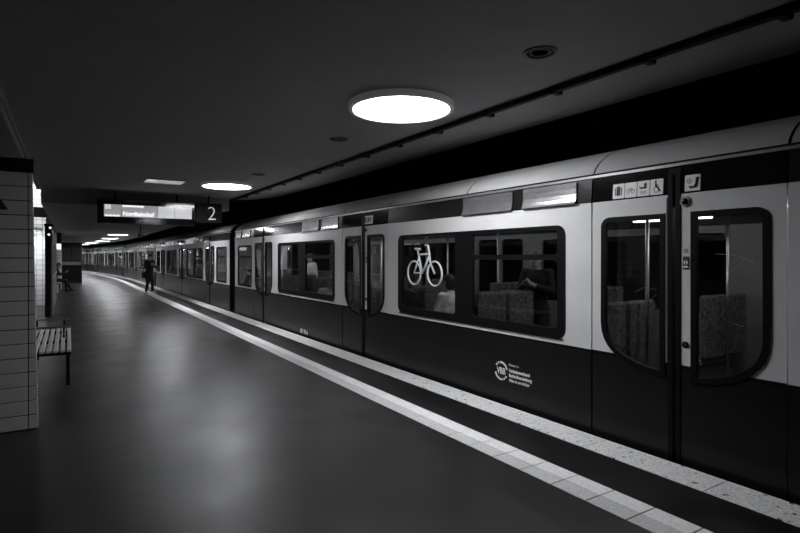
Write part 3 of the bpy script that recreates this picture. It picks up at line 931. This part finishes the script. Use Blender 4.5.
# ------------------------------------------------------------------ hanging destination display
SX0, SX1, SZ0, SZ1, SY = .55, 2.56, 2.335, 2.865, 13.40
ds = empty('destination_display', ((SX0+SX1)/2, SY, SZ0), 0, 'black hanging destination display reading S2 Nordbahnhof', 'display')
ox, oz = (SX0+SX1)/2, SZ0
def R(x): return x - ox
def Z(z): return z - oz
wy = lambda a, b, d: (a, d, b)
MB().plate([(R(SX0), 0), (R(SX1), 0), (R(SX1), Z(SZ1)), (R(SX0), Z(SZ1))], [[(R(.67), Z(2.485)), (R(2.51), Z(2.485)), (R(2.51), Z(2.762)), (R(.67), Z(2.762))]], 0, .05, 0, wy).build('front_frame', 'black_gloss', ds)
MB().cbox(R(SX0), R(SX1), .052, .30, 0, Z(SZ1), .006).build('case', 'black', ds)
cells = [(.67, 1.02, 'display'), (1.02, 1.76, 'display'), (1.76, 2.13, 'display_bright'), (2.13, 2.51, 'display_bright')]
for x0, x1, mm in cells:
    MB().box(R(x0)+.004, R(x1)-.004, .020, .030, Z(2.489), Z(2.758)).build('display_cell', mm, ds)
MB().plate([(R(.665), Z(2.48)), (R(2.515), Z(2.48)), (R(2.515), Z(2.767)), (R(.665), Z(2.767))], [], .006, .010, 0, wy).build('cover_pane', 'clear', ds)
text('route_number', 'S2', .125, 'display_text', ds, (R(.69), .0185, Z(2.662)), (1,0,0), bold=.001)
text('destination', 'Nordbahnhof', .135, 'display_text', ds, (R(1.04), .0185, Z(2.515)), (1,0,0), bold=.003, squeeze=.87)
for k in range(4): MB().box(R(.69)+k*.075, R(.69)+k*.075+.062, .016, .0195, Z(2.497), Z(2.527)).build('train_mark', 'display_text', ds)
for k in range(6): MB().box(R(1.03)+k*.073, R(1.03)+k*.073+.066, .016, .0195, Z(2.715), Z(2.748)).build('small_line', 'display_text', ds)
for x in (.9, 2.2): MB().tube([(R(x), .17, Z(SZ1)), (R(x), .17, Z(ZC))], .02, 8).build('hanger', 'black', ds)
np_ = empty('platform_number_sign', (2.90, SY, 2.42), 0, 'square black hanging sign with a pale number 2', 'sign')
MB().cbox(-.30, .30, 0, .12, 0, .46, .006).build('board', 'black', np_)
text('number', '2', .47, 'number_glow', np_, (.065, -.001, .065), (1,0,0), align='CENTER', bold=-.007, squeeze=.95)
MB().tube([(0, .06, .46), (0, .06, ZC-2.42)], .02, 8).build('hanger', 'black', np_)
# hanging camera under the low ceiling
hc = empty('ceiling_camera', (2.3, 22.0, ZL), 0, 'small dark camera hanging on a rod below the low ceiling', 'camera')
MB().tube([(0,0,0), (0,0,-.32)], .02, 8).build('rod', 'black', hc)
MB().cbox(-.08, .08, -.16, .16, -.46, -.32, .02).build('body', 'black', hc)
MB().lathe([(.05, -.165), (.05, -.2)], (0, 0, -.39), 14, 0, 'y').build('lens', 'black_gloss', hc)

# ------------------------------------------------------------------ warning triangle on the pillar
wt = empty('warning_sign', (-.66, PY - .001, 2.045), 0, 'black outlined warning triangle on the tiled pillar', 'sign')
tri = [(-.20, -.02), (.20, -.02), (0, .31)]
MB().plate(tri, [offset(tri, .035)], -.004, 0, 0, wy).build('outline', 'ink', wt)
MB().plate(offset(tri, .034), [], -.003, 0, 0, wy).build('field', 'wall_tile', wt)

# ------------------------------------------------------------------ benches
def bench(loc, label, ln=2.35, group='platform benches'):
    t = empty('platform_bench', loc, 0, label, 'bench', group)
    for k in range(7):
        x = -.235 + k*.0705
        MB().cbox(x, x+.047, 0, ln, .425, .455, .005).build('slat', 'bench_wood', t)
    for yy in (.08, ln/2, ln-.08):
        MB().cbox(-.235, .235, yy-.025, yy+.025, .385, .424, .005).build('cross_bar', 'black', t)
    for yy in (.12, ln-.12):
        for x in (-.2, .2): MB().cbox(x-.02, x+.02, yy-.02, yy+.02, 0, .384, .004).build('leg', 'black', t)
    for yy in (ln/2, ln-.04):
        a = MB().cbox(-.235, .235, yy-.03, yy+.03, .60, .625, .006).build('armrest', 'steel', t)
        for x in (-.21, .15): MB().cbox(x-.012, x+.012, yy-.012, yy+.012, .456, .60, .002).build('armrest_post', 'black', t)
    return t
bench((-.20, 7.72, 0), 'pale slatted bench behind the tiled pillar')
bench((-.52, 27.6, 0), 'slatted bench with the seated person on it')

# ------------------------------------------------------------------ kiosk
kx0, kx1, ky = -.42, .72, 37.4
kk = empty('kiosk', ((kx0+kx1)/2, ky, 0), 0, 'tall dark kiosk box with grey upper panels standing on the platform', 'kiosk')
kw = (kx1-kx0)/2
MB().cbox(-kw, kw, 0, 3.0, 0, 2.34, .02).build('body', 'kiosk', kk)
for k in range(2):
    MB().cbox(-kw+.10+k*.52, -kw+.56+k*.52, -.015, 0, 1.36, 2.12, .006).build('upper_panel', 'kiosk_grey', kk)
MB().cbox(-kw+.08, kw-.06, -.05, 0, 1.10, 1.28, .01).build('counter', 'grey_plastic', kk)
MB().cbox(-kw-.02, kw+.02, -.03, 3.02, 2.34, 2.42, .01).build('roof_cap', 'black', kk)
MB().cbox(-kw+.06, kw-.06, -.012, 0, .12, 1.04, .006).build('lower_panel', 'black', kk)

# ------------------------------------------------------------------ people
def person(name, J, mats, loc, rz, label, group=None, hair='hair_dark', long_hair=False, voxel=.011, hands=None, tall=1.0):
    """body of tapered limbs fused into one surface; J holds joint positions, x forward, y left, z up.
    mats: upper, lower, shoe ; skin added"""
    b = MB(); segs = []
    def cap(a, c, ra, rb, m, flat=1.0):
        b.capsule(a, c, ra, rb, 12, 0, flat); segs.append((Vector(a), Vector(c), m))
    def V(k): return Vector(J[k])
    pel, ch, nk, hd = V('pelvis'), V('chest'), V('neck'), V('head')
    # torso: stacked ellipsoids, wider than deep
    bk_ = J.get('bulk', 1.0)
    for t, rx, ry in ((0, .115, .160), (.30, .105, .148), (.62, .118, .165), (.9, .112, .175)):
        p = pel.lerp(ch + Vector((0,0,.10)), t)
        b.ellipsoid(p, rx*bk_, ry*bk_, .135); segs.append((p - Vector((0,.1,0)), p + Vector((0,.1,0)), 0 if t > .1 else 1))
    cap(ch + Vector((0,0,.12)), nk, .075, .055, 0)
    cap(nk, hd - Vector((0,0,.04)), .052, .05, 3)
    b.ellipsoid(hd, .094, .075, .115); segs.append((hd - Vector((0,0,.05)), hd + Vector((0,0,.06)), 3))
    b.ellipsoid(hd + Vector((.03,0,-.06)), .06, .055, .06); segs.append((hd + Vector((.03,0,-.06)), hd + Vector((.03,0,-.08)), 3))
    cap(hd + Vector((.088,0,.012)), hd + Vector((.104,0,-.022)), .009, .014, 3)
    for s_ in (-1, 1): cap(hd + Vector((-.005, s_*.077, -.015)), hd + Vector((-.012, s_*.080, .02)), .012, .015, 3)
    for s_, q in ((1, 'L'), (-1, 'R')):
        sh, el, wr = V('sh'+q), V('el'+q), V('wr'+q)
        cap(ch + Vector((0, s_*.07, .13)), sh, .075, .064, 0); cap(sh, el, .060*bk_, .049*bk_, 0); cap(el, wr, .048*bk_, .036*bk_, 0)
        hip, kn, an, toe = V('hip'+q), V('kn'+q), V('an'+q), V('toe'+q)
        cap(hip, kn, .094, .070, 1); cap(kn, an, .068, .052, 1)
        cap(an - Vector((0,0,.035)), toe, .040, .032, 2); cap(an + Vector((-.03,0,-.04)), an + Vector((-.03,0,-.045)), .038, .038, 2)
        # hand: palm, four fingers, thumb
        d = (V('hand'+q) - wr).normalized() if 'hand'+q in J else (wr-el).normalized()
        curl = Vector(J.get('curl', (0,0,-1))); curl = (curl - d*curl.dot(d)).normalized()
        lat = d.cross(curl).normalized()
        pe = wr + d*.085
        cap(wr + d*.01, pe, .028, .030, 3, 1.0)
        for k in range(4):
            f0 = pe + lat*(.027 - .018*k)
            L = (.028, .034, .032, .024)[k]
            f1 = f0 + d*L + curl*.008; f2 = f1 + d*L*.5 + curl*L*.8
            cap(f0, f1, .0095, .009, 3); cap(f1, f2, .009, .0075, 3)
        t0 = wr + d*.03 + lat*.026; t1 = t0 + d*.03 + lat*.02 + curl*.012; t2 = t1 + d*.03 + curl*.012
        cap(t0, t1, .012, .0105, 3); cap(t1, t2, .0105, .009, 3)
    if 'skirt' in J:   # hem of a long coat
        for p, rx, ry in J['skirt']:
            b.ellipsoid(Vector(p), rx, ry, .14); segs.append((Vector(p)-Vector((0,.08,0)), Vector(p)+Vector((0,.08,0)), 0))
    me = bpy.data.meshes.new('body'); me.from_pydata(b.v, [], b.f)
    bm = bmesh.new(); bm.from_mesh(me); bmesh.ops.recalc_face_normals(bm, faces=bm.faces[:]); bm.to_mesh(me); bm.free()
    tmp = bpy.data.objects.new('body_tmp', me); COL.objects.link(tmp)
    r = tmp.modifiers.new('r', 'REMESH'); r.mode = 'VOXEL'; r.voxel_size = voxel
    sm = tmp.modifiers.new('s', 'SMOOTH'); sm.factor = .5; sm.iterations = 3
    dg = bpy.context.evaluated_depsgraph_get()
    out = bpy.data.meshes.new_from_object(tmp.evaluated_get(dg))
    bpy.data.objects.remove(tmp); bpy.data.meshes.remove(me)
    out.materials.clear()
    for q in list(mats) + ['skin']: out.materials.append(M[q])
    idx = []
    for p in out.polygons:
        c = p.center; best = 9e9; bi = 0
        for a, e, m in segs:
            ab = e - a; L2 = ab.length_squared
            t = 0 if L2 < 1e-9 else max(0, min(1, (c-a).dot(ab)/L2))
            dd = (a + ab*t - c).length_squared
            if dd < best: best = dd; bi = m
        idx.append(bi)
    out.polygons.foreach_set('material_index', idx)
    out.polygons.foreach_set('use_smooth', [True]*len(idx))
    root = empty(name, loc, rz, label, 'person', group)
    place('body', out, root)
    h = MB()
    h.ellipsoid(hd + Vector((-.012, 0, .022)), .100, .084, .108, n=16, k=9, zmin=-.05)
    h.ellipsoid(hd + Vector((-.042, 0, -.02)), .070, .079, .095, n=14, k=8)
    if long_hair: h.capsule(hd + Vector((-.06,0,0)), hd + Vector((-.085,0,-.20)), .075, .06, 12)
    h.build('hair', hair, root)
    ey = MB()
    for s_ in (-1, 1): ey.ellipsoid(hd + Vector((.082, s_*.030, .008)), .012, .013, .009, n=8, k=5)
    ey.build('eyes', 'ink', root)
    MB().capsule(hd + Vector((.090, -.018, -.058)), hd + Vector((.090, .018, -.058)), .006, .006, 6).build('mouth', 'cloth_mid', root)
    return root

def standing(h=1.0, lean=0.0, phone=True, stride=.10):
    J = dict(pelvis=(0,0,.90), chest=(.01,0,1.20), neck=(.02,0,1.40), head=(.05,0,1.535),
             shL=(.0,.175,1.35), shR=(.0,-.175,1.35), hipL=(0,.085,.86), hipR=(0,-.085,.86),
             knL=(.06,.095,.47), knR=(.02,-.095,.47), anL=(stride*.9,.10,.085), anR=(-stride,-.10,.085),
             toeL=(stride*.9+.14,.115,.035), toeR=(-stride+.14,-.115,.035))
    if phone:
        J.update(elL=(.05,.24,1.10), elR=(.05,-.24,1.10), wrL=(.25,.09,1.18), wrR=(.25,-.08,1.20), handL=(.31,.02,1.22), handR=(.31,-.01,1.24), curl=(0,0,1))
    else:
        J.update(elL=(-.02,.23,1.08), elR=(-.02,-.23,1.08), wrL=(.04,.24,.85), wrR=(.04,-.24,.85), curl=(1,0,0))
    return J
def seated(lean=0.0, hands='lap', slump=0.0):
    J = dict(pelvis=(-.02,0,.56), chest=(.0+lean*.5,0,.86-slump), neck=(.03+lean,0,1.06-slump), head=(.07+lean,0,1.19-slump),
             shL=(lean*.8,.175,1.01-slump), shR=(lean*.8,-.175,1.01-slump), hipL=(.03,.09,.53), hipR=(.03,-.09,.53),
             knL=(.44,.10,.50), knR=(.44,-.10,.50), anL=(.46,.10,.085), anR=(.46,-.10,.085), toeL=(.60,.115,.035), toeR=(.60,-.115,.035))
    if hands == 'lap':
        J.update(elL=(.06,.23,.76), elR=(.06,-.23,.76), wrL=(.27,.12,.66), wrR=(.27,-.12,.66), curl=(0,0,-1))
    else:
        J.update(elL=(.10+lean,.22,.78), elR=(.10+lean,-.22,.78), wrL=(.32+lean,.10,.88), wrR=(.32+lean,-.10,.88), curl=(0,0,1))
    return J

# walker on the tactile strip, looking at a phone
Jw = standing(stride=.07); Jw['bulk'] = 1.18; Jw['head'] = (.065, 0, 1.52)
Jw['skirt'] = [(0,0,.82), (0,0,.74)]
Jw['skirt'] = [((0,0,.80)), ] and [((0,0,.82), .15, .19), ((0,0,.70), .155, .195), ((0,0,.62), .15, .19)]
Jw = {k_: (tuple(c_*1.03 for c_ in v_) if isinstance(v_, tuple) and len(v_) == 3 and k_ != 'curl' else v_) for k_, v_ in Jw.items()}
for k_ in ('anL', 'anR', 'toeL', 'toeR'): Jw[k_] = (Jw[k_][0], Jw[k_][1], Jw[k_][2]/1.03)
wk = person('person', Jw, ('coat_dark', 'coat_dark', 'shoe_white'), (3.00, 25.4, .005), math.radians(-62),
            'person in a dark coat and white shoes standing on the pale strip holding a phone', voxel=.010)
bgm = empty('shoulder_bag', (2.79, 25.40, .66), math.radians(-62), 'dark shoulder bag hanging at the hip of the standing person', 'bag')
MB().cbox(-.12, .12, -.06, .06, 0, .27, .045).build('pouch', 'coat_dark', bgm)
MB().tube([(-.10, 0, .26), (-.06, .05, .50), (0, .12, .74), (.05, .06, .50), (.10, 0, .26)], .012, 6).build('strap', 'coat_dark', bgm)
ph = empty('phone', (0,0,0), 0, 'small phone held by the standing person in the dark coat', 'phone')
ph.parent = None
_rm = Matrix.Rotation(math.radians(-62), 3, 'Z'); _p = _rm @ Vector((.362, .0, 1.305)) + Vector((3.00, 25.4, .005))
ph.location = _p; ph.rotation_euler = (0, math.radians(-35), math.radians(-62))
MB().cbox(-.006, .006, -.038, .038, -.07, .07, .003).build('case', 'ink', ph)
MB().box(-.0075, -.0062, -.033, .033, -.06, .06).build('screen', 'display', ph)

# seated reader on the far bench
Js = seated(lean=.10, hands='read'); Js['bulk'] = 1.15; Js['anL'] = (.62,.10,.085); Js['toeL'] = (.76,.12,.04)
person('person', Js, ('coat_dark', 'coat_dark', 'shoe_dark'), (-.52, 28.75, 0), 0,
       'person in dark clothes seated on the far bench reading a paper', voxel=.012)
pp = empty('paper', (-.52+.47, 28.75, .95), 0, 'small pale paper held by the seated person', 'paper')
MB().plate([(-.11, -.08), (0, -.075), (.11, -.08), (.11, .07), (0, .075), (-.11, .07)], [], -.0015, .0015, 0, lambda a, b, d: (d + .4*b + abs(a)*.2, a, b)).build('sheet', 'white', pp)
bagw = empty('shopping_bag', (-.40, 28.15, 0), 0, 'pale bag standing under the bench beside the seated person', 'bag')
MB().add([(-.11,-.14,0),(.11,-.14,0),(.11,.14,0),(-.11,.14,0),(-.09,-.16,.30),(.09,-.16,.30),(.09,.16,.30),(-.09,.16,.30)],
         [(0,3,2,1),(4,5,6,7),(0,1,5,4),(1,2,6,5),(2,3,7,6),(3,0,4,7)]).build('body', 'cloth_light', bagw)
MB().tube([(0,-.08,.30),(0,-.05,.37),(0,.05,.37),(0,.08,.30)], .008, 6).build('handle', 'cloth_light', bagw)

# passengers inside the first car
FZ = .03
person('person', standing(phone=True, stride=.02), ('coat_dark', 'coat_dark', 'shoe_dark'), (5.45, 5.20, FZ), math.radians(200),
       'standing passenger in dark jacket seen through the tilting window beside the bicycle sign', 'train passengers', hair='hair_grey', voxel=.014)
person('person', seated(hands='lap'), ('cloth_light', 'coat_dark', 'shoe_dark'), (4.63, 6.05, FZ), math.radians(90),
       'seated passenger in a pale jacket behind the window with the bicycle sign', 'train passengers', voxel=.014)
Jd = seated(lean=.05, hands='lap')
for q_, s_ in (('L', 1), ('R', -1)):
    for k_, w_ in (('kn', .055), ('an', .055), ('toe', .06), ('el', .165), ('sh', .16), ('hip', .07)):
        v_ = Jd[k_ + q_]; Jd[k_ + q_] = (v_[0], s_*w_, v_[2])
person('person', Jd, ('coat_dark', 'coat_dark', 'shoe_dark'), (4.35, 6.70, FZ), math.radians(-90),
       'seated passenger in dark clothes behind the window with the bicycle sign', 'train passengers', voxel=.014)
person('person', seated(lean=.12, hands='lap', slump=.12), ('cloth_light', 'cloth_mid', 'shoe_dark'), (4.42, 9.86, FZ), math.radians(-90),
       'seated passenger in pale coat and bowed head beyond the second train door', 'train passengers', hair='hair_grey', voxel=.014)
person('person', standing(phone=False, stride=.02), ('cloth_light', 'coat_dark', 'shoe_dark'), (5.56, 13.4, FZ), math.radians(180),  # figure put in for a bright patch in the window
       'standing white-shirted figure added for a bright patch in the aisle beyond the second door', 'train passengers', voxel=.014)
